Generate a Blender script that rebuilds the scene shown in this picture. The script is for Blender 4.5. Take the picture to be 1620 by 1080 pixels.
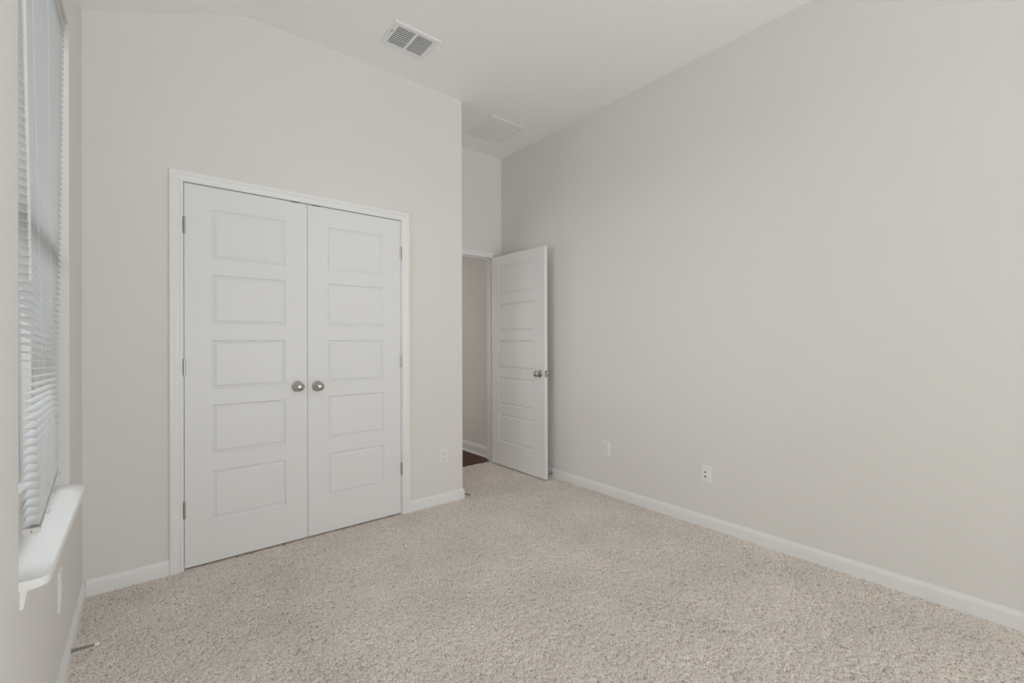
import bpy, bmesh, math
import numpy as np
from mathutils import Vector, Matrix

for o in list(bpy.data.objects):
    bpy.data.objects.remove(o)
scene = bpy.context.scene
COL = scene.collection

# ---------------------------------------------------------------- dimensions (metres)
XL, XR = -0.226, 2.810          # left and right wall faces
YC, YE = 2.928, 3.616           # closet wall face, entry wall face
YR = -3.0                       # rear wall face (behind the photographer)
XA = 1.893                      # outer corner where the closet wall ends
HC, ZL = 3.0465, 2.762          # flat ceiling, ceiling at the left wall
XB = 0.455                      # where the slope meets the flat ceiling
HT = 0.115                      # wall thickness
WY0, WY1, WZ0, WZ1 = 1.537, 2.455, 0.621, 2.435     # window hole, left wall
RX0, RX1, RZ0, RZ1 = 0.15, 2.45, 0.45, 2.60         # hole for the added, unseen rear window
SY0, SY1, SZ0, SZ1 = -1.9, -0.4, 0.65, 2.40         # hole for the added, unseen window in the right wall
CX0, CX1, CZ = 0.162, 1.389, 2.043                  # closet opening between jambs
EX0, EX1, EZ = 1.948, 2.716, 2.034                  # entry opening between jambs

# ---------------------------------------------------------------- camera
cam = bpy.data.cameras.new('camera')
camo = bpy.data.objects.new('camera', cam)
COL.objects.link(camo)
cam.sensor_width = 36.0
cam.lens = 714.4 / 1620 * 36
cam.clip_start = 0.02
a, b, c = math.radians(50.815), math.radians(0.0767), math.radians(-0.159)
F0 = Vector((math.cos(a), math.sin(a), 0)); R0 = Vector((math.sin(a), -math.cos(a), 0)); U0 = Vector((0, 0, 1))
F = F0 * math.cos(b) + U0 * math.sin(b)
U1 = U0 * math.cos(b) - F0 * math.sin(b)
R = R0 * math.cos(c) + U1 * math.sin(c)
U = U1 * math.cos(c) - R0 * math.sin(c)
mw = Matrix((R, U, -F)).transposed().to_4x4()
mw.translation = Vector((0, 0, 1.195))
camo.matrix_world = mw
scene.camera = camo

# ---------------------------------------------------------------- world and light
world = bpy.data.worlds.new('world')
scene.world = world
world.use_nodes = True
bg = world.node_tree.nodes['Background']
bg.inputs['Color'].default_value = (0.97, 0.985, 1.0, 1)
bg.inputs['Strength'].default_value = 0.75


def area_light(name, loc, direction, sx, sy, power, color):
    d = bpy.data.lights.new(name, 'AREA')
    d.shape = 'RECTANGLE'; d.size = sx; d.size_y = sy; d.energy = power; d.color = color
    o = bpy.data.objects.new(name, d)
    COL.objects.link(o)
    o.location = loc
    o.rotation_euler = Vector(direction).to_track_quat('-Z', 'Y').to_euler()
    return o


# sky light at the left window; added fill lamps for room and hallway
area_light('added_fill_rear', ((RX0 + RX1) / 2, YR - .6, .7), (0, 1, .85), 2.5, 1.2, 126, (1, 0.997, 0.99))  # added lamp, aimed up through a rear window that is also added
area_light('added_fill_right', (XR + .45, (SY0 + SY1) / 2, 1.5), (-1, 0, 0), 1.6, 1.8, 66, (1, 0.997, 0.99))  # fill lamp added outside an invented window to brighten the left wall
area_light('sky_light_left_window', (XL - 2.6, (WY0 + WY1) / 2, 2.95), (1, 0, -.5), 2.6, 1.5, 185, (.98, .99, 1))
area_light('added_fill_hallway', (0.95, 5.3, 1.15), (1, -.35, -.05), 1.0, 1.6, 13, (1.0, 0.93, 0.85))  # added lamp inside the closed hallway, which has no window there

scene.view_settings.view_transform = 'Standard'
scene.view_settings.look = 'None'
scene.view_settings.gamma = 1.0
scene.view_settings.use_curve_mapping = False
scene.view_settings.exposure = 0.02
scene.cycles.max_bounces = 16
scene.cycles.diffuse_bounces = 10
scene.cycles.transparent_max_bounces = 16
scene.cycles.sample_clamp_indirect = 6


# ---------------------------------------------------------------- materials
def lin(r, g, b):
    f = lambda v: (v / 255 / 12.92) if v / 255 <= .04045 else ((v / 255 + .055) / 1.055) ** 2.4
    return (f(r), f(g), f(b), 1)


def mat(name, color, rough=0.6, metal=0.0, bump=None, spec=0.5):
    m = bpy.data.materials.new(name)
    m.use_nodes = True
    nt = m.node_tree
    p = nt.nodes['Principled BSDF']
    p.inputs['Base Color'].default_value = color
    p.inputs['Roughness'].default_value = rough
    p.inputs['Metallic'].default_value = metal
    p.inputs['Specular IOR Level'].default_value = spec
    if bump:
        sc, st, dist, det = bump
        tc = nt.nodes.new('ShaderNodeTexCoord')
        n = nt.nodes.new('ShaderNodeTexNoise')
        n.inputs['Scale'].default_value = sc; n.inputs['Detail'].default_value = det
        bp = nt.nodes.new('ShaderNodeBump')
        bp.inputs['Strength'].default_value = st; bp.inputs['Distance'].default_value = dist
        nt.links.new(tc.outputs['Object'], n.inputs['Vector'])
        nt.links.new(n.outputs['Fac'], bp.inputs['Height'])
        nt.links.new(bp.outputs['Normal'], p.inputs['Normal'])
    return m


M_WALL = mat('wall_paint', (0.765, 0.753, 0.735, 1), 0.75, bump=(130, 0.06, 0.002, 2), spec=0.3)
M_CEIL = mat('ceiling_paint', (0.90, 0.895, 0.89, 1), 0.85, bump=(110, 0.08, 0.002, 2), spec=0.2)
M_TRIM = mat('white_trim_paint', (0.83, 0.834, 0.845, 1), 0.38, bump=(60, 0.02, 0.001, 2))
M_DOOR = mat('white_door_paint', (0.80, 0.804, 0.815, 1), 0.42, bump=(160, 0.04, 0.0006, 3))
M_PLAST = mat('white_plastic', (0.82, 0.82, 0.81, 1), 0.35, bump=(300, 0.01, 0.0003, 1))
M_BLIND = mat('white_vinyl_slat', (0.66, 0.665, 0.67, 1), 0.45, bump=(200, 0.02, 0.0003, 1))
M_RAIL = mat('grey_white_enamel', (0.62, 0.61, 0.59, 1), 0.4, bump=(200, 0.02, 0.0003, 1))
M_NICKEL = mat('satin_nickel', (0.47, 0.455, 0.43, 1), 0.26, 1.0, bump=(400, 0.02, 0.0002, 1))
M_STEEL = mat('spring_steel', (0.42, 0.40, 0.38, 1), 0.35, 1.0, bump=(400, 0.02, 0.0002, 1))
M_DARK = mat('dark_slot', (0.03, 0.03, 0.03, 1), 0.6, bump=(100, 0.02, 0.0003, 1))
M_DUCT = mat('dark_duct_metal', (0.10, 0.11, 0.125, 1), 0.6, 0.3, bump=(50, 0.05, 0.001, 2))
M_CORD = mat('white_cord', (0.70, 0.70, 0.69, 1), 0.7, bump=(900, 0.1, 0.0004, 1))
M_RUB = mat('white_rubber', (0.86, 0.86, 0.84, 1), 0.6, bump=(300, 0.02, 0.0003, 1))


def mat_clear(name, tint, gloss):
    m = bpy.data.materials.new(name); m.use_nodes = True
    nt = m.node_tree; nt.nodes.clear()
    out = nt.nodes.new('ShaderNodeOutputMaterial')
    tr = nt.nodes.new('ShaderNodeBsdfTransparent'); tr.inputs['Color'].default_value = tint
    gl = nt.nodes.new('ShaderNodeBsdfGlossy'); gl.inputs['Roughness'].default_value = gloss
    lw = nt.nodes.new('ShaderNodeFresnel'); lw.inputs['IOR'].default_value = 1.45
    mx = nt.nodes.new('ShaderNodeMixShader')
    nt.links.new(lw.outputs[0], mx.inputs[0]); nt.links.new(tr.outputs[0], mx.inputs[1]); nt.links.new(gl.outputs[0], mx.inputs[2])
    nt.links.new(mx.outputs[0], out.inputs['Surface'])
    return m


M_GLASS = mat_clear('window_glass', (0.97, 0.985, 0.98, 1), 0.02)
M_WAND = mat('clear_acrylic', (0.86, 0.87, 0.88, 1), 0.15, bump=(300, 0.01, 0.0003, 1))
M_WAND.node_tree.nodes['Principled BSDF'].inputs['Transmission Weight'].default_value = 0.3


def carpet_material():
    m = bpy.data.materials.new('beige_grey_carpet'); m.use_nodes = True
    nt = m.node_tree; L = nt.links
    p = nt.nodes['Principled BSDF']
    p.inputs['Roughness'].default_value = 0.95; p.inputs['Specular IOR Level'].default_value = 0.1
    tc = nt.nodes.new('ShaderNodeTexCoord')
    n1 = nt.nodes.new('ShaderNodeTexNoise'); n1.inputs['Scale'].default_value = 185; n1.inputs['Detail'].default_value = 2.0
    n1.inputs['Roughness'].default_value = 0.6
    r1 = nt.nodes.new('ShaderNodeValToRGB')
    e = r1.color_ramp.elements
    e[0].position = 0.36; e[0].color = (0.31, 0.265, 0.232, 1)  # dark end: shade between tufts put into the colour, with yarn flecks
    e[1].position = 0.66; e[1].color = (0.89, 0.83, 0.78, 1)
    k = e.new(0.45); k.color = (0.72, 0.66, 0.615, 1)
    k = e.new(0.54); k.color = (0.83, 0.765, 0.715, 1)
    n2 = nt.nodes.new('ShaderNodeTexNoise'); n2.inputs['Scale'].default_value = 3.0; n2.inputs['Detail'].default_value = 4
    r2 = nt.nodes.new('ShaderNodeMapRange')
    r2.inputs['From Min'].default_value = .3; r2.inputs['From Max'].default_value = .7
    r2.inputs['To Min'].default_value = .92; r2.inputs['To Max'].default_value = 1.06
    hs = nt.nodes.new('ShaderNodeHueSaturation')
    n3 = nt.nodes.new('ShaderNodeTexNoise'); n3.inputs['Scale'].default_value = 420; n3.inputs['Detail'].default_value = 2
    bp = nt.nodes.new('ShaderNodeBump'); bp.inputs['Strength'].default_value = 0.3; bp.inputs['Distance'].default_value = 0.004
    for n in (n1, n2, n3):
        L.new(tc.outputs['Object'], n.inputs['Vector'])
    L.new(n1.outputs['Fac'], r1.inputs['Fac']); L.new(r1.outputs['Color'], hs.inputs['Color'])
    L.new(n2.outputs['Fac'], r2.inputs['Value']); L.new(r2.outputs['Result'], hs.inputs['Value'])
    L.new(hs.outputs['Color'], p.inputs['Base Color'])
    L.new(n3.outputs['Fac'], bp.inputs['Height']); L.new(bp.outputs['Normal'], p.inputs['Normal'])
    return m


def wood_material():
    m = bpy.data.materials.new('dark_wood_planks'); m.use_nodes = True
    nt = m.node_tree; L = nt.links
    p = nt.nodes['Principled BSDF']; p.inputs['Roughness'].default_value = 0.42
    p.inputs['Specular IOR Level'].default_value = 0.12
    tc = nt.nodes.new('ShaderNodeTexCoord')
    mp = nt.nodes.new('ShaderNodeMapping'); mp.inputs['Rotation'].default_value[2] = 0
    br = nt.nodes.new('ShaderNodeTexBrick')
    br.inputs['Color1'].default_value = (0.066, 0.024, 0.013, 1); br.inputs['Color2'].default_value = (0.092, 0.036, 0.020, 1)
    br.inputs['Mortar'].default_value = (0.02, 0.009, 0.006, 1)
    br.inputs['Scale'].default_value = 1.0; br.inputs['Mortar Size'].default_value = 0.0015
    br.inputs['Brick Width'].default_value = 1.1; br.inputs['Row Height'].default_value = 0.12
    mp2 = nt.nodes.new('ShaderNodeMapping'); mp2.inputs['Scale'].default_value = (4, 60, 1)
    n = nt.nodes.new('ShaderNodeTexNoise'); n.inputs['Scale'].default_value = 1.5; n.inputs['Detail'].default_value = 5
    r = nt.nodes.new('ShaderNodeMapRange'); r.inputs['To Min'].default_value = .6; r.inputs['To Max'].default_value = 1.4
    hs = nt.nodes.new('ShaderNodeHueSaturation')
    L.new(tc.outputs['Object'], mp.inputs['Vector']); L.new(mp.outputs[0], br.inputs['Vector'])
    L.new(tc.outputs['Object'], mp2.inputs['Vector']); L.new(mp2.outputs[0], n.inputs['Vector'])
    L.new(n.outputs['Fac'], r.inputs['Value']); L.new(r.outputs[0], hs.inputs['Value'])
    L.new(br.outputs['Color'], hs.inputs['Color']); L.new(hs.outputs[0], p.inputs['Base Color'])
    return m


M_CARPET = carpet_material()
M_WOOD = wood_material()


# ---------------------------------------------------------------- mesh helpers
class MB:
    """collects shapes and becomes ONE mesh object"""
    def __init__(self):
        self.v, self.f, self.s = [], [], []

    def add(self, verts, faces, smooth=False):
        o = len(self.v)
        self.v += [tuple(p) for p in verts]
        self.f += [tuple(i + o for i in q) for q in faces]
        self.s += [smooth] * len(faces)
        return self

    def quad(self, *p):
        return self.add(p, [(0, 1, 2, 3)])

    def box(self, x0, x1, y0, y1, z0, z1, bev=0.0, seg=2):
        bm = bmesh.new()
        bmesh.ops.create_cube(bm, size=1)
        for w in bm.verts:
            w.co = Vector((x0 + (w.co.x + .5) * (x1 - x0), y0 + (w.co.y + .5) * (y1 - y0), z0 + (w.co.z + .5) * (z1 - z0)))
        if bev:
            bmesh.ops.bevel(bm, geom=bm.edges[:], offset=bev, segments=seg, affect='EDGES', profile=.5)
        bm.verts.index_update()
        self.add([w.co[:] for w in bm.verts], [[w.index for w in q.verts] for q in bm.faces])
        bm.free()
        return self

    def lathe(self, prof, origin, axis, seg=28, smooth=True):
        """prof: (distance along axis, radius)"""
        ax = Vector(axis).normalized()
        q = ax.orthogonal().normalized(); w = ax.cross(q)
        o = Vector(origin); vs = []; fs = []
        for (t, r) in prof:
            for k in range(seg):
                th = 2 * math.pi * k / seg
                vs.append(o + ax * t + (q * math.cos(th) + w * math.sin(th)) * r)
        for i in range(len(prof) - 1):
            for k in range(seg):
                k2 = (k + 1) % seg
                fs.append((i * seg + k, i * seg + k2, (i + 1) * seg + k2, (i + 1) * seg + k))
        fs.append(tuple(range(seg))[::-1])
        fs.append(tuple((len(prof) - 1) * seg + k for k in range(seg)))
        return self.add(vs, fs, smooth)

    def tube(self, pts, r, seg=6, smooth=True):
        pts = [Vector(p) for p in pts]; vs = []; fs = []
        rr = r if isinstance(r, (list, tuple)) else [r] * len(pts)
        prev = None
        for i, p in enumerate(pts):
            t = (pts[min(i + 1, len(pts) - 1)] - pts[max(i - 1, 0)]).normalized()
            q = t.orthogonal().normalized() if prev is None else (prev - t * prev.dot(t)).normalized()
            prev = q; w = t.cross(q)
            for k in range(seg):
                th = 2 * math.pi * k / seg
                vs.append(p + (q * math.cos(th) + w * math.sin(th)) * rr[i])
        n = len(pts)
        for i in range(n - 1):
            for k in range(seg):
                k2 = (k + 1) % seg
                fs.append((i * seg + k, i * seg + k2, (i + 1) * seg + k2, (i + 1) * seg + k))
        fs.append(tuple(range(seg))[::-1]); fs.append(tuple((n - 1) * seg + k for k in range(seg)))
        return self.add(vs, fs, smooth)

    def build(self, name, material, parent=None, matrix=None, recalc=True, loc=None):
        me = bpy.data.meshes.new(name)
        vs = self.v
        if matrix is not None:
            vs = [(matrix @ Vector(p))[:] for p in vs]
        if loc is not None:
            vs = [(p[0] - loc[0], p[1] - loc[1], p[2] - loc[2]) for p in vs]
        me.from_pydata(vs, [], self.f)
        me.polygons.foreach_set('use_smooth', self.s)
        if recalc:
            bm = bmesh.new(); bm.from_mesh(me)
            bmesh.ops.remove_doubles(bm, verts=bm.verts[:], dist=1e-6)
            bmesh.ops.recalc_face_normals(bm, faces=bm.faces[:])
            bm.to_mesh(me); bm.free()
        me.update()
        if any(self.s):
            try:
                me.set_sharp_from_angle(angle=math.radians(40))
            except Exception:
                pass
        o = bpy.data.objects.new(name, me)
        COL.objects.link(o)
        me.materials.append(material)
        if parent:
            o.parent = parent
        if loc is not None:
            o.location = loc
        return o


def tag(o, label=None, cat=None, group=None, kind=None):
    if label: o['label'] = label
    if cat: o['category'] = cat
    if group: o['group'] = group
    if kind: o['kind'] = kind
    return o


def thing(name, label, cat, loc, rotz=0, group=None, kind=None):
    o = bpy.data.objects.new(name, None)
    COL.objects.link(o)
    o.empty_display_size = .05
    o.location = loc; o.rotation_euler = (0, 0, rotz)
    return tag(o, label, cat, group, kind)


def struct(name, mb, material, label=None, cat=None, **k):
    return tag(mb.build(name, material, **k), label, cat, kind='structure')


def copy_thing(src, label):
    """copies a thing with its parts and their sub-parts"""
    def rec(o, parent):
        c = o.copy(); COL.objects.link(c)
        if parent: c.parent = parent
        for ch in [x for x in bpy.data.objects if x.parent == o]:
            rec(ch, c)
        return c
    r = rec(src, None)
    r['label'] = label
    return r


def slab(mb, us, top, w0, w1, holes, mk):
    """vertical slab: us = breakpoints along the wall, top(u) its height, thickness w0..w1,
    holes = (u0,u1,z0,z1); mk(u,w,z) -> point"""
    us = sorted(set(list(us) + [h[0] for h in holes] + [h[1] for h in holes]))
    zs = sorted(set([h[2] for h in holes] + [h[3] for h in holes] + [-0.02]))
    inh = lambda u, z: any(h[0] < u < h[1] and h[2] < z < h[3] for h in holes)
    for i in range(len(us) - 1):
        ua, ub = us[i], us[i + 1]
        for j in range(len(zs)):
            za = (zs[j], zs[j])
            last = j == len(zs) - 1
            zb = (top(ua), top(ub)) if last else (zs[j + 1], zs[j + 1])
            um, zm = (ua + ub) / 2, (za[0] + min(zb)) / 2
            if inh(um, zm):
                continue
            for w in (w0, w1):
                mb.quad(mk(ua, w, za[0]), mk(ub, w, za[1]), mk(ub, w, zb[1]), mk(ua, w, zb[0]))
            if last:
                mb.quad(mk(ua, w0, zb[0]), mk(ub, w0, zb[1]), mk(ub, w1, zb[1]), mk(ua, w1, zb[0]))
    for (u0, u1, z0, z1) in holes:
        for u in (u0, u1):
            mb.quad(mk(u, w0, z0), mk(u, w1, z0), mk(u, w1, z1), mk(u, w0, z1))
        for z in (z0, z1):
            if z > -0.01:
                mb.quad(mk(u0, w0, z), mk(u1, w0, z), mk(u1, w1, z), mk(u0, w1, z))
    for u in (us[0], us[-1]):
        mb.quad(mk(u, w0, -0.02), mk(u, w1, -0.02), mk(u, w1, top(u)), mk(u, w0, top(u)))
    return mb


def extrude_path(path, prof, closed_ends=True):
    """path: XY points; prof: (offset to the LEFT of travel, z). Mitred."""
    P = [Vector(p) for p in path]; n = len(P); offs = []
    for i in range(n):
        d0 = (P[i] - P[i - 1]).normalized() if i else None
        d1 = (P[i + 1] - P[i]).normalized() if i < n - 1 else None
        n0 = Vector((-d0.y, d0.x)) if d0 else None; n1 = Vector((-d1.y, d1.x)) if d1 else None
        if n0 is None: m = n1
        elif n1 is None: m = n0
        else:
            m = (n0 + n1).normalized(); m = m / m.dot(n0)
        offs.append(m)
    mb = MB(); k = len(prof); vs = []; fs = []
    for i in range(n):
        for (d, z) in prof:
            q = P[i] + offs[i] * d
            vs.append((q.x, q.y, z))
    for i in range(n - 1):
        for j in range(k - 1):
            fs.append((i * k + j, (i + 1) * k + j, (i + 1) * k + j + 1, i * k + j + 1))
    fs.append(tuple(range(k))); fs.append(tuple((n - 1) * k + j for j in range(k)))
    return mb.add(vs, fs)


# ---------------------------------------------------------------- room shell
def ceil_z(x):
    return HC if x >= XB else ZL + (x - XL) / (XB - XL) * (HC - ZL)


up = lambda x: ceil_z(x) + 0.006
# left wall: thick, holds the window
mb = MB()
slab(mb, [YR - .15, YE + HT], lambda u: ZL + .006, XL, XL - .16, [(WY0, WY1, WZ0, WZ1)], lambda u, w, z: (w, u, z))
struct('wall_left', mb, M_WALL)
mb = MB()
slab(mb, [YR - .15, YE + HT], lambda u: HC + .006, XR, XR + HT, [(SY0, SY1, SZ0, SZ1)], lambda u, w, z: (w, u, z))
struct('wall_right', mb, M_WALL)
# closet wall with the double door opening
mb = MB()
slab(mb, [XL, XB, XA], up, YC, YC + HT, [(CX0 - .018, CX1 + .018, -0.02, CZ + .018)], lambda u, w, z: (u, w, z))
struct('wall_back', mb, M_WALL)
# side of the closet, facing the entry alcove
mb = MB()
slab(mb, [YC + HT, YE], lambda u: HC + .006, XA, XA - HT, [], lambda u, w, z: (w, u, z))
struct('wall_alcove', mb, M_WALL)
# wall with the entry door
mb = MB()
slab(mb, [XL, XB, XR], up, YE, YE + HT, [(EX0 - .018, EX1 + .018, -0.02, EZ + .018)], lambda u, w, z: (u, w, z))
struct('wall_entry', mb, M_WALL)
mb = MB()
slab(mb, [XL, XB, XR], up, YR, YR - .15, [(RX0, RX1, RZ0, RZ1)], lambda u, w, z: (u, w, z))
struct('wall_rear', mb, M_WALL)

# ceiling: sloped strip, soft bend, flat part
prof = [(XL, ZL)]
sl = (HC - ZL) / (XB - XL)
for t in np.linspace(-1, 1, 9):
    # rounded drywall bend, 90 mm either side
    x = XB + t * 0.09
    z = HC + (sl * (t * 0.09) if t < 0 else 0)
    z -= sl * 0.09 * (1 - abs(t)) ** 2 / 4
    prof.append((x, z))
prof.append((XR, HC))
mb = MB()
n = len(prof)
for (ya, yb) in ((YR, YE),):
    for i in range(n - 1):
        (xa, za), (xb, zb) = prof[i], prof[i + 1]
        mb.add([(xa, ya, za), (xb, ya, zb), (xb, yb, zb), (xa, yb, za)], [(0, 1, 2, 3)], True)
        mb.add([(xa, ya, za + .1), (xb, ya, zb + .1), (xb, yb, zb + .1), (xa, yb, za + .1)], [(0, 1, 2, 3)], True)
struct('ceiling', mb, M_CEIL, recalc=False)

# carpet: real pile relief on a fine grid where the camera can see it
rng = np.random.default_rng(7)
CS = 0.0042


def carpet():
    xs = np.arange(XL, XR + CS, CS)
    ys = np.arange(-0.12, YE + .04, CS)
    nx, ny = len(xs), len(ys)
    h = rng.standard_normal((ny, nx))

    def blur(a, w):
        k = np.exp(-0.5 * (np.arange(-3 * w, 3 * w + 1) / w) ** 2); k /= k.sum()
        p = len(k) // 2
        q = np.pad(a, p, mode='wrap')
        q = np.apply_along_axis(lambda r: np.convolve(r, k, 'valid'), 1, q)
        return np.apply_along_axis(lambda r: np.convolve(r, k, 'valid'), 0, q)
    f = blur(h, 1); f /= f.std()
    g = blur(rng.standard_normal((ny, nx)), 8); g /= g.std()
    z = 0.0011 * np.clip(f, -.8, 3) + 0.0060 * np.minimum(f + .7, 0) + 0.0006 * g
    z = np.clip(z, -0.011, 0.0045)
    X, Y = np.meshgrid(xs, ys)
    X = X + rng.uniform(-.0012, .0012, X.shape); Y = Y + rng.uniform(-.0012, .0012, Y.shape)
    co = np.stack([X, Y, z], -1).reshape(-1, 3)
    idx = np.arange(nx * ny).reshape(ny, nx)
    q = np.stack([idx[:-1, :-1], idx[:-1, 1:], idx[1:, 1:], idx[1:, :-1]], -1).reshape(-1, 4)
    # plain continuation under the photographer
    base = len(co)
    extra = np.array([(XL, YR, -.001), (XR, YR, -.001), (XR, -0.119, -.001), (XL, -0.119, -.001)])
    co = np.vstack([co, extra])
    q = np.vstack([q, [[base, base + 1, base + 2, base + 3]]])
    me = bpy.data.meshes.new('floor')
    me.vertices.add(len(co)); me.vertices.foreach_set('co', co.astype(np.float32).ravel())
    me.loops.add(q.size); me.loops.foreach_set('vertex_index', q.astype(np.int32).ravel())
    me.polygons.add(len(q)); me.polygons.foreach_set('loop_start', np.arange(0, q.size, 4, dtype=np.int32))
    me.update(calc_edges=True)
    me.polygons.foreach_set('use_smooth', np.ones(len(q), dtype=bool))
    o = bpy.data.objects.new('floor', me); COL.objects.link(o)
    me.materials.append(M_CARPET)
    tag(o, kind='structure')


carpet()

# hallway beyond the entry door
HX0, HX1, HY0, HY1, HH = 0.85, 2.775, YE + HT, 6.2, 2.74
mb = MB().box(HX0, HX1 + .05, YE + .038, HY1, -0.06, -0.006)
struct('floor_hallway', mb, M_WOOD)
mb = MB().box(HX1, HX1 + .1, HY0, HY1, -.02, HH)
struct('wall_hallway_right', mb, M_WALL)
mb = MB().box(HX0 - .1, HX0, HY0, HY1, -.02, HH)
struct('wall_hallway_left', mb, M_WALL)
mb = MB().box(HX0, HX1, HY1, HY1 + .1, -.02, HH)
struct('wall_hallway_end', mb, M_WALL)
mb = MB().box(HX0 - .1, HX1 + .1, HY0, HY1 + .1, HH, HH + .1)
struct('ceiling_hallway', mb, M_CEIL)

# baseboards
BP = [(0, -0.012), (0.013, -0.012), (0.013, 0.050), (0.0115, 0.0525), (0.0122, 0.0555), (0.0105, 0.0615), (0.0065, 0.0675),
      (0.0045, 0.0755), (0.0025, 0.077), (0, 0.077)]
struct('baseboard_left', extrude_path([(XL, YC), (XL, YR)], BP), M_TRIM)
struct('baseboard_back', extrude_path([(CX0 - .062, YC), (XL + .013, YC)], BP), M_TRIM)
struct('baseboard_closet', extrude_path([(XA, YE), (XA, YC), (CX1 + .062, YC)], BP), M_TRIM)
struct('baseboard_right', extrude_path([(XR, YR), (XR, YE)], BP), M_TRIM)
struct('baseboard_rear', extrude_path([(XL + .013, YR), (XR - .013, YR)], BP), M_TRIM)
BH = [(0, -.006), (.024, -.006), (.0235, .004), (.020, .010), (.0135, .0135), (.0135, .075), (.012, .080), (.010, .09), (.005, .098), (.004, .104), (0, .104)]
struct('baseboard_hallway', extrude_path([(HX1, HY0 + .001), (HX1, HY1)], BH), M_TRIM)

# door casings and jambs
CP = [(0.0, 0.0), (0.0, 0.0085), (0.003, 0.011), (0.010, 0.0115), (0.013, 0.0095), (0.030, 0.0125), (0.036, 0.0165), (0.040, 0.0172),
      (0.052, 0.0172), (0.0565, 0.0145), (0.0575, 0.0)]


def casing_frame(mb, x0, x1, zi, prof, y, sgn, z0=-.012):
    vs = []; fs = []; k = len(prof)
    for (w, d) in prof:
        yy = y + sgn * d
        vs += [(x0 - w, yy, z0), (x0 - w, yy, zi + w), (x1 + w, yy, zi + w), (x1 + w, yy, z0)]
    for i in range(k - 1):
        for j in range(3):
            fs.append((i * 4 + j, i * 4 + j + 1, (i + 1) * 4 + j + 1, (i + 1) * 4 + j))
    mb.add(vs, fs)
    return mb


mb = MB()
casing_frame(mb, CX0 - .005, CX1 + .005, CZ + .0, CP, YC, -1)
for (xa, xb) in ((CX0 - .018, CX0), (CX1, CX1 + .018)):
    mb.box(xa, xb, YC - .001, YC + HT, -.012, CZ)
mb.box(CX0 - .018, CX1 + .018, YC - .001, YC + HT, CZ, CZ + .018)
# stops behind the doors
mb.box(CX0, CX0 + .011, YC + .041, YC + .075, -.012, CZ)
mb.box(CX1 - .011, CX1, YC + .041, YC + .075, -.012, CZ)
mb.box(CX0 + .011, CX1 - .011, YC + .041, YC + .075, CZ - .011, CZ)
struct('trim_1', mb, M_TRIM, 'white moulded casing and jamb around the closet double doors', 'door trim')

mb = MB()
# the left leg meets the closet side wall, the right leg stands in the corner behind the open door
casing_frame(mb, EX0 - .002, EX1 + .002, EZ - .003, CP[:-4] + [(.052, .0172), (.0535, .0145), (.0535, 0)], YE, -1)
for (xa, xb) in ((EX0 - .018, EX0), (EX1, EX1 + .018)):
    mb.box(xa, xb, YE - .001, YE + HT + .001, -.012, EZ)
mb.box(EX0 - .018, EX1 + .018, YE - .001, YE + HT + .001, EZ, EZ + .018)
mb.box(EX0, EX0 + .011, YE + .040, YE + .078, -.006, EZ)
mb.box(EX1 - .011, EX1, YE + .040, YE + .078, -.006, EZ)
mb.box(EX0 + .011, EX1 - .011, YE + .040, YE + .078, EZ - .011, EZ)
casing_frame(mb, EX0 - .002, EX1 + .002, EZ - .003, CP, YE + HT, 1, -.006)
struct('trim_2', mb, M_TRIM, 'white casing and jamb around the open entry doorway', 'door trim')

# ---------------------------------------------------------------- doors
PZ = [(1.654, 1.921), (1.299, 1.566), (0.944, 1.211), (0.592, 0.859), (0.233, 0.500)]


def door_leaf(W, T, z0, z1, px0, px1):
    """local: x 0..W along the width, front face y=0 looking to -y, back y=T"""
    mb = MB()
    zs = [z0] + sorted([z for p in PZ for z in p]) + [z1]
    xs = [0, px0, px1, W]
    panel = lambda zm: any(p[0] < zm < p[1] for p in PZ)
    rings = [(0, 0), (.0022, .0022), (.0055, .0070), (.0080, .0082), (.0110, .0082), (.0140, .0068), (.0200, .0034), (.0235, .0026)]
    for (y, s) in ((0, 1), (T, -1)):
        for i in range(3):
            for j in range(len(zs) - 1):
                xa, xb, za, zb = xs[i], xs[i + 1], zs[j], zs[j + 1]
                if i == 1 and panel((za + zb) / 2):
                    prev = None
                    for (ins, d) in rings:
                        cur = [(xa + ins, y + s * d, za + ins), (xb - ins, y + s * d, za + ins), (xb - ins, y + s * d, zb - ins), (xa + ins, y + s * d, zb - ins)]
                        if prev:
                            for q in range(4):
                                mb.quad(prev[q], prev[(q + 1) % 4], cur[(q + 1) % 4], cur[q])
                        prev = cur
                    mb.quad(*prev)
                else:
                    mb.quad((xa, y, za), (xb, y, za), (xb, y, zb), (xa, y, zb))
    for j in range(len(zs) - 1):
        for x in (0, W):
            mb.quad((x, 0, zs[j]), (x, T, zs[j]), (x, T, zs[j + 1]), (x, 0, zs[j + 1]))
    for i in range(3):
        for z in (z0, z1):
            mb.quad((xs[i], 0, z), (xs[i + 1], 0, z), (xs[i + 1], T, z), (xs[i], T, z))
    return mb


ROSE = [(0, .0325), (.003, .0325), (.006, .0305), (.0085, .025), (.010, .0175), (.0105, .0125)]
NECK = [(.0105, .0125), (.018, .0115), (.026, .0125), (.030, .0165), (.0345, .0225), (.0405, .0262), (.047, .0272), (.053, .0262), (.0585, .0232), (.0625, .0180), (.0645, .0115), (.0655, .004)]


def knob(parent, p, axis):
    k = MB().lathe(NECK, p, axis, 32).build('knob', M_NICKEL, parent)
    MB().lathe(ROSE, p, axis, 32).build('rosette', M_NICKEL, k)
    return k


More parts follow.
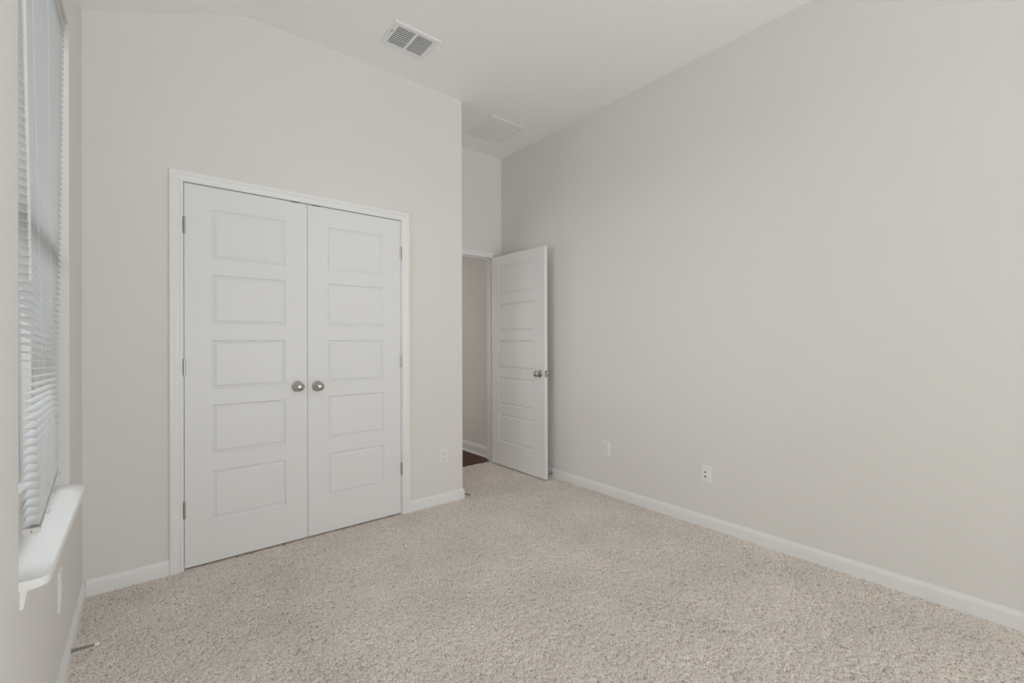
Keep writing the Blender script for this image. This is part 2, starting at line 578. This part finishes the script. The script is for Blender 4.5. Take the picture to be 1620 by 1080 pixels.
def hinge(parent, x, y, zc, leaf):
    """barrel standing proud of the face with its two leaf edges"""
    mb = MB()
    mb.lathe([(-.0455, .0015), (-.0445, .0052), (-.0155, .0055), (-.0150, .0049), (-.0145, .0055), (.0145, .0055), (.0150, .0049), (.0155, .0055), (.0445, .0052), (.0455, .0015)],
             (x, y, zc), (0, 0, 1), 14)
    mb.box(min(x - .0015, x + leaf), max(x - .0015, x + leaf), y, y + .028, zc - .0445, zc + .0445)
    return mb.build('hinge', M_NICKEL, parent)


DT = .035
gap = .0025
wleaf = (CX1 - CX0 - 3 * gap) / 2
ZB, ZT = 0.010, CZ - .0035
for n, (name, lab) in enumerate((('door_1', 'white five-panel closet door hinged on its left, nearer the window'),
                                 ('door_2', 'white five-panel closet door hinged on its right, nearer the alcove'))):
    x0 = CX0 + gap + n * (wleaf + gap)
    d = thing(name, lab, 'door', (x0, YC + .001, 0), kind='structure')
    px0 = .123 if n == 0 else wleaf - .123 - .366
    leaf_o = door_leaf(wleaf, DT, ZB, ZT, px0, px0 + .366).build('door_slab', M_DOOR, d)
    knob(d, (wleaf - .056 if n == 0 else .056, 0, .932 if n == 0 else .927), (0, -1, 0))
    hx = -gap / 2 if n == 0 else wleaf + gap / 2
    for hz in (.317, 1.067, 1.816):
        hinge(d, hx, -.0045, hz, .0012)
    cx = wleaf - .068 if n == 0 else .052
    MB().box(cx - .026, cx + .026, -.001, .024, ZT - .001, ZT + .0034).lathe([(0, .005), (.002, .004), (.0032, .001)], (cx, .012, ZT + .0005), (0, 0, 1), 10).build('ball_catch', M_DARK, d)['label'] = 'dark ball catch set in the top edge'

# entry door, swung open to stand parallel to the right wall
EW = .762
d = thing('door_3', 'white five-panel entry door standing open beside the right wall', 'door', (2.674, 3.600, 0), -math.pi / 2, kind='structure')
door_leaf(EW, DT, .010, 2.026, .114, .114 + .508).build('door_slab', M_DOOR, d)
knob(d, (EW - .060, 0, .920), (0, -1, 0))['label'] = 'satin nickel knob on the room side'
knob(d, (EW - .060, DT, .920), (0, 1, 0))['label'] = 'satin nickel knob on the wall side'
MB().box(EW - .0005, EW + .0018, .005, DT - .005, .920 - .0285, .920 + .0285, .0008, 1).box(EW + .001, EW + .011, .011, .024, .910, .930, .003, 2).build('latch_plate', M_NICKEL, d)
for hz in (.25, 1.0, 1.80):
    hinge(d, -.004, DT + .003, hz, .0012)

# ---------------------------------------------------------------- windows
def window(name, lab, mk, u0, u1, z0, z1, sill):
    """mk(u, w, z): u along the wall, w depth behind the wall face"""
    root = thing(name, lab, 'window', mk((u0 + u1) / 2, 0, z0), kind='structure')
    loc = root.location

    def bx(mb, ua, ub, wa, wb, za, zb, bev=.002):
        p, q = mk(ua, wa, za), mk(ub, wb, zb)
        mb.box(*[t for k in range(3) for t in (min(p[k], q[k]) - loc[k], max(p[k], q[k]) - loc[k])], bev, 1)
    fr = MB()
    for (ua, ub, za, zb) in ((u0, u0 + .045, z0, z1), (u1 - .045, u1, z0, z1), (u0 + .045, u1 - .045, z0, z0 + .05), (u0 + .045, u1 - .045, z1 - .045, z1)):
        bx(fr, ua, ub, .095, .150, za, zb)
    fr.build('window_frame', M_PLAST, root)
    zm = (z0 + z1) / 2
    s = MB()
    bx(s, u0 + .045, u1 - .045, .100, .140, zm - .02, zm + .02)
    s.build('meeting_rail', M_PLAST, root)
    for (za, zb) in ((z0 + .05, zm - .02), (zm + .02, z1 - .045)):
        g = MB(); bx(g, u0 + .045, u1 - .045, .118, .122, za, zb, 0)
        g.build('glass_pane', M_GLASS, root)
    return root


win = window('window_1', 'tall white window set in the left wall behind the horizontal blind', lambda u, w, z: (XL - w, u, z), WY0, WY1, .643, WZ1, True)
# sill board with horns and an apron under it
loc = win.location


def rounded_sill(x_in, x_wall, x_out, y0, y1, hy0, hy1, z0, z1, r=.022):
    pts = [(x_in, y0), (x_wall, y0), (x_wall, hy0)]
    for t in range(7):
        th = math.radians(-90 + 15 * t)
        pts.append((x_out - r + r * math.cos(th), hy0 + r + r * math.sin(th)))
    for t in range(7):
        th = math.radians(15 * t)
        pts.append((x_out - r + r * math.cos(th), hy1 - r + r * math.sin(th)))
    pts += [(x_wall, hy1), (x_wall, y1), (x_in, y1)]
    mb = MB(); n = len(pts); e = .004
    cx, cy = (x_in + x_out) / 2, (y0 + y1) / 2
    sh = lambda p, k: (p[0] - k if p[0] > x_wall + .001 else p[0], p[1])
    rows = [(z0, .004), (z0 + e, 0), (z1 - e, 0), (z1 - .0012, .0012), (z1, .004)]
    vs = [(*sh(p, k), z) for (z, k) in rows for p in pts]
    fs = [tuple(range(n)), tuple((len(rows) - 1) * n + i for i in range(n))]
    for r_ in range(len(rows) - 1):
        fs += [(r_ * n + i, r_ * n + (i + 1) % n, (r_ + 1) * n + (i + 1) % n, (r_ + 1) * n + i) for i in range(n)]
    return mb.add(vs, fs)


sb = rounded_sill(XL - .150, XL + .0005, XL + .051, WY0 + .0005, WY1 - .0005, 1.527, 2.468, .6215, .643)
sb.v = [(p[0] - loc[0], p[1] - loc[1], p[2] - loc[2]) for p in sb.v]
sb.build('window_sill', M_TRIM, win)
ap = extrude_path([(XL, 2.448), (XL, 1.548)], [(0, .6215), (.013, .6215), (.013, .613), (.011, .606), (.0095, .596), (.008, .586), (.0055, .571), (0, .569)])
ap.v = [(p[0] - loc[0], p[1] - loc[1], p[2] - loc[2]) for p in ap.v]
ap.build('apron', M_TRIM, win)
window('window_2_added', 'wide white window added unseen in the rear wall to let in fill light', lambda u, w, z: (u, YR - w, z), RX0, RX1, RZ0, RZ1, False)  # unseen window, added so broad light enters from behind
window('window_3_added', 'white window added unseen in the right wall to brighten the left wall', lambda u, w, z: (XR + w, u, z), SY0, SY1, SZ0, SZ1, False)  # second unseen window, added to light the wall opposite

# ---------------------------------------------------------------- horizontal blind, its foot swung out into the room at the near end
blind = thing('window_blind', 'white horizontal slat blind hanging open in the left window recess', 'blind', (XL - .03, 2.0, WZ1))
BL = Vector(blind.location)
YN, YF = 1.562, 2.440
ztop = 2.395
xt = XL - .0245                                   # blind centre line at the headrail
PNt, PFt = Vector((xt, YN, ztop)), Vector((xt, YF, ztop))
PNb, PFb = Vector((-.2085, YN, .747)), Vector((-.2680, YF, .7075))     # centre line at the bottom rail
NS = 79


def bpt(s, t, dx=0, dz=0):
    """s: 0 top .. 1 rail, t: 0 near .. 1 far"""
    p = (PNt.lerp(PNb, s)).lerp(PFt.lerp(PFb, s), t)
    return p + Vector((dx, 0, dz)) - BL


mb = MB()
for i in range(NS):
    s = (i + .9) / (NS + .6)
    hw = .0138
    vs = []; fs = []
    cross = [(-hw, -.0012), (-hw * .5, .0006), (0, .0012), (hw * .5, .0006), (hw, -.0012)]
    for (dx, dz) in cross:
        for t in (0, 1):
            vs.append(bpt(s, t, dx, dz + .0006))
            vs.append(bpt(s, t, dx, dz - .0002))
    for k in range(4):
        a0 = k * 4
        fs += [(a0, a0 + 2, a0 + 6, a0 + 4), (a0 + 1, a0 + 3, a0 + 7, a0 + 5), (a0, a0 + 1, a0 + 5, a0 + 4), (a0 + 2, a0 + 3, a0 + 7, a0 + 6)]
    fs += [(0, 2, 3, 1), (16, 18, 19, 17)]
    mb.add(vs, fs, True)
mb.build('slats', M_BLIND, blind)
# headrail: U channel, open side up
hr = MB()
x0, x1 = xt - .0135, xt + .0135
hr.box(x0, x1, YN - .006, YF + .006, ztop + .008, ztop + .0095)
hr.box(x0, x0 + .0012, YN - .006, YF + .006, ztop + .0095, ztop + .036)
hr.box(x1 - .0012, x1, YN - .006, YF + .006, ztop + .0095, ztop + .036)
hr.build('headrail', M_RAIL, blind, loc=None, matrix=Matrix.Translation(-BL))
# bottom rail, with the end cap that shows
ax = (PFb - PNb).normalized(); sx = Vector((1, 0, 0)); sx = (sx - ax * sx.dot(ax)).normalized(); uz = ax.cross(sx)
if uz.z < 0: uz = -uz
sec = [(-.0148, .0065), (-.0152, .0015), (-.0140, -.0040), (-.010, -.0075), (-.0035, -.0092), (.0035, -.0092), (.010, -.0075), (.0140, -.0040), (.0152, .0015), (.0148, .0065)]


def prism(secs, p, q):
    m = MB(); n = len(secs)
    vs = [p + sx * u + uz * w - BL for (u, w) in secs] + [q + sx * u + uz * w - BL for (u, w) in secs]
    fs = [tuple(range(n)), tuple(n + i for i in range(n))] + [(i, (i + 1) % n, n + (i + 1) % n, n + i) for i in range(n)]
    return m.add(vs, fs)


br = prism(sec, PNb, PFb).build('bottom_rail', M_BLIND, blind)
sec2 = [(u * 1.05, w * 1.06 - (0.0 if w < .004 else .001)) for (u, w) in sec]
prism(sec2, PNb - ax * .0025, PNb + ax * .004).build('end_cap', M_RAIL, br)
MB().lathe([(0, .0016), (.0006, .0012)], PNb - ax * .0024 - BL + uz * -.001, -ax, 10).build('end_cap_screw', M_DARK, br)
for t in (.22, .55, .925):
    cd = MB()
    for dx in (.0146, -.0146):
        cd.tube([bpt(s, t, dx, .006 if s == 0 else 0) for s in np.linspace(0, 1, 12)], .0005, 5)
    for dx in (0.0,):
        cd.tube([bpt(s, t, dx, 0) for s in np.linspace(0, 1, 6)], .0006, 5)
    cd.build('ladder_cord', M_CORD, blind)
    p = PNb.lerp(PFb, t) - BL
    cl = MB()
    e = p + sx * .0150
    cl.tube([e + uz * .006, e + sx * .005 + uz * .004, e + sx * .0075 - uz * .001, e + sx * .004 - uz * .005, e - uz * .004], .0008, 5)
    cl.build('cord_clip', M_NICKEL, br)
# tilt wand
wx, wy = XL + .0115, 1.580
wd = MB().tube([(wx - .016, wy, 2.365), (wx - .012, wy, 2.34), (wx + .001, wy, 1.39), (wx + .001, wy, 1.347)], [.0025, .0034, .0036, .0045], 8)
wd.build('tilt_wand', M_WAND, blind, matrix=Matrix.Translation(-BL))
hk = MB().tube([(wx - .024, wy, 2.392), (wx - .016, wy, 2.385), (wx - .016, wy, 2.362)], .0012, 6)
hk.build('wand_hook', M_NICKEL, blind, matrix=Matrix.Translation(-BL))


# ---------------------------------------------------------------- wall plates (local: plate stands on y=0, faces -y)
def plate_mesh():
    bm = MB(); w, h, t = .035, .057, .0055
    rows = [(1.0, 0), (1.0, -.0025), (.955, -.0048), (.93, -.0055)]
    prev = None
    for (k, y) in rows:
        cur = [(-w + (1 - k) * w, y, -h + (1 - k) * w), (w - (1 - k) * w, y, -h + (1 - k) * w), (w - (1 - k) * w, y, h - (1 - k) * w), (-w + (1 - k) * w, y, h - (1 - k) * w)]
        if prev:
            for q in range(4):
                bm.quad(prev[q], prev[(q + 1) % 4], cur[(q + 1) % 4], cur[q])
        prev = cur
    bm.quad(*prev)
    return bm


def screw(parent, z, name='screw'):
    return MB().lathe([(.004, .0032), (.0062, .0032), (.0070, .0022)], (0, 0, z), (0, -1, 0), 12).build(name, M_PLAST, parent)


def duplex(label, loc, rotz):
    r = thing('wall_outlet', label, 'outlet', loc, rotz)
    plate_mesh().build('cover_plate', M_PLAST, r)
    for s in (1, -1):
        zc = s * .0195
        pts = []
        for k in range(24):
            th = 2 * math.pi * k / 24
            pts.append((.0172 * math.cos(th), max(-.0125, min(.0125, .0172 * math.sin(th)))))
        m = MB(); n = len(pts)
        vs = [(x, -.0050, zc + z) for x, z in pts] + [(x, -.0072, zc + z) for x, z in pts] + [(x * .95, -.0078, zc + z * .95) for x, z in pts]
        fs = [tuple(2 * n + i for i in range(n))]
        for q in range(2):
            fs += [(q * n + i, q * n + (i + 1) % n, (q + 1) * n + (i + 1) % n, (q + 1) * n + i) for i in range(n)]
        rc = m.add(vs, fs).build('receptacle', M_PLAST, r)
        sl_ = MB()
        sl_.box(-.0078, -.0056, -.0081, -.0070, zc - .0010, zc + .0072)
        sl_.box(.0056, .0078, -.0081, -.0070, zc + .0004, zc + .0066)
        sl_.lathe([(0, .0026), (.0011, .0026)], (0, -.0070, zc - .0068), (0, -1, 0), 12, False)
        sl_.build('slot_openings', M_DARK, rc)
    screw(r, 0)
    return r


o1 = duplex('white duplex outlet low on the closet wall between door casing and corner', (1.728, YC, .349), 0)
o2 = copy_thing(o1, 'white duplex outlet on the right wall, nearer the open door')
o2.location = (XR, 2.282, .358); o2.rotation_euler = (0, 0, -math.pi / 2)
o3 = copy_thing(o1, 'white outlet plate on the left wall below the window')
o3.scale = (1, 1, 1.2); o3.location = (XL, 2.180, .352); o3.rotation_euler = (0, 0, math.pi / 2)
cp = thing('cable_plate', 'white wall plate with two dark jacks on the right wall', 'wall plate', (XR, 1.472, .341), -math.pi / 2)
plate_mesh().build('cover_plate', M_PLAST, cp)
fj = MB().lathe([(.004, .0075), (.0068, .0075), (.0072, .0068)], (0, 0, .0135), (0, -1, 0), 6, False)
fj.build('jack', M_PLAST, cp)
MB().lathe([(.004, .0042), (.0120, .0042), (.0122, .0034)], (0, 0, .0135), (0, -1, 0), 14).build('coax_connector', M_DUCT, cp)
fj = MB().box(-.0105, .0105, -.0070, -.004, -.0250, -.0050, .001, 1).build('jack', M_PLAST, cp)
MB().box(-.0055, .0055, -.0074, -.0060, -.0190, -.0110).box(-.003, .003, -.0074, -.0060, -.0205, -.0185).build('jack_opening', M_DARK, fj)
screw(cp, .0415); screw(cp, -.0415)


# ---------------------------------------------------------------- spring door stops (local: grow along +x from x=0)
def door_stop(label, loc, rotz, tilt=0.0):
    r = thing('door_stop', label, 'door stop', loc, rotz, 'spring door stops on the baseboards')
    T = Matrix.Rotation(tilt, 4, 'Y')
    MB().lathe([(0, .0095), (.0015, .0095), (.004, .0070), (.008, .0058), (.010, .0045)], (0, 0, 0), (1, 0, 0), 18).build('base', M_STEEL, r)
    pts = []; turns = 22; n = turns * 10
    for i in range(n + 1):
        u = i / n; th = 2 * math.pi * turns * u
        rad = .0052 - .0014 * u
        pts.append((.006 + .060 * u, rad * math.cos(th), rad * math.sin(th)))
    MB().tube(pts, .00125, 5).build('spring', M_STEEL, r, matrix=T)
    MB().lathe([(.064, .0042), (.0645, .0062), (.073, .0066), (.0765, .0058), (.0785, .0035)], (0, 0, 0), (1, 0, 0), 16).build('rubber_tip', M_RUB, r, matrix=T)['label'] = 'white rubber tip'
    return r


door_stop('spring door stop on the left baseboard below the window', (XL + .013, 2.362, .040), 0.0, 0.04)
door_stop('spring door stop at the corner by the closet outlet', (XA + .0128, YC - .004, .034), math.radians(-68), 0.08)
door_stop('spring door stop on the right baseboard behind the open door', (XR - .013, 2.876, .038), math.pi, 0.10)

# ---------------------------------------------------------------- ceiling supply vent
vx, vy = 1.2715, 2.5425
v = thing('ceiling_vent', 'white metal air vent with dark louvers on the ceiling', 'vent', (vx, vy, HC))
hx_, hy_ = .151, .121
ix, iy = .113, .090


def ring(mb, ox, oy, inx, iny, prof):
    """prof: (0 outer..1 inner, z)"""
    prev = None
    for (k, z) in prof:
        X, Y = ox + (inx - ox) * k, oy + (iny - oy) * k
        cur = [(-X, -Y, z), (X, -Y, z), (X, Y, z), (-X, Y, z)]
        if prev:
            for q in range(4):
                mb.quad(prev[q], prev[(q + 1) % 4], cur[(q + 1) % 4], cur[q])
        prev = cur


mb = MB()
ring(mb, hx_, hy_, ix, iy, [(0, 0), (0, -.002), (.12, -.007), (.25, -.008), (.92, -.008), (1, -.005), (1, -.001)])
mb.box(-.0075, .0075, -iy, iy, -.0075, -.001)
mb.build('frame', M_TRIM, v)
MB().box(-ix, ix, -iy, iy, -.0022, -.0006).build('duct_opening', M_DUCT, v)
lv = MB()
nb = 11
for (xa, xb) in ((-ix + .001, -.0075), (.0075, ix - .001)):
    for k in range(nb):
        yc = -iy + (k + .5) * 2 * iy / nb
        # thin slanted blade
        p = [(yc - .0018, -.0036), (yc + .0004, -.0074), (yc + .0011, -.0071), (yc - .0011, -.0033)]
        vs = [(xa, y, z) for y, z in p] + [(xb, y, z) for y, z in p]
        lv.add(vs, [(0, 1, 2, 3), (4, 5, 6, 7), (0, 1, 5, 4), (1, 2, 6, 5), (2, 3, 7, 6), (3, 0, 4, 7)])
lv.build('louvers', M_PLAST, v)
MB().box(-.134, -.130, -.040, -.008, -.0086, -.0075).build('lever_slot', M_DARK, v)
MB().box(-.1345, -.1295, -.020, -.014, -.0135, -.008, .001, 1).build('damper_lever', M_TRIM, v)
for x_ in (-.131, .131):
    MB().lathe([(.0075, .0035), (.0092, .003), (.0095, .001)], (x_, .062, 0), (0, 0, -1), 10).build('screw', M_TRIM, v)

# return air grille above the entry
g = thing('return_air_grille', 'square white egg-crate air grille on the ceiling above the entry', 'vent', (2.383, 3.147, HC))
mb = MB()
ring(mb, .181, .177, .150, .146, [(0, 0), (0, -.003), (.1, -.007), (.35, -.008), (.8, -.008), (1, -.004), (1, -.001)])
mb.box(-.181, .181, -.196, -.177, -.006, 0, .002, 1)
mb.build('frame', M_TRIM, g)
MB().box(-.150, .150, -.146, .146, -.0040, -.0008).build('filter_backing', M_PLAST, g)
mb = MB()
NG = 24
for k in range(NG + 1):
    x = -.150 + .300 * k / NG
    mb.box(x - .0016, x + .0016, -.146, .146, -.0062, -.002)
    y = -.146 + .292 * k / NG
    mb.box(-.150, .150, y - .0016, y + .0016, -.0060, -.002)
mb.build('egg_crate_core', M_TRIM, g)
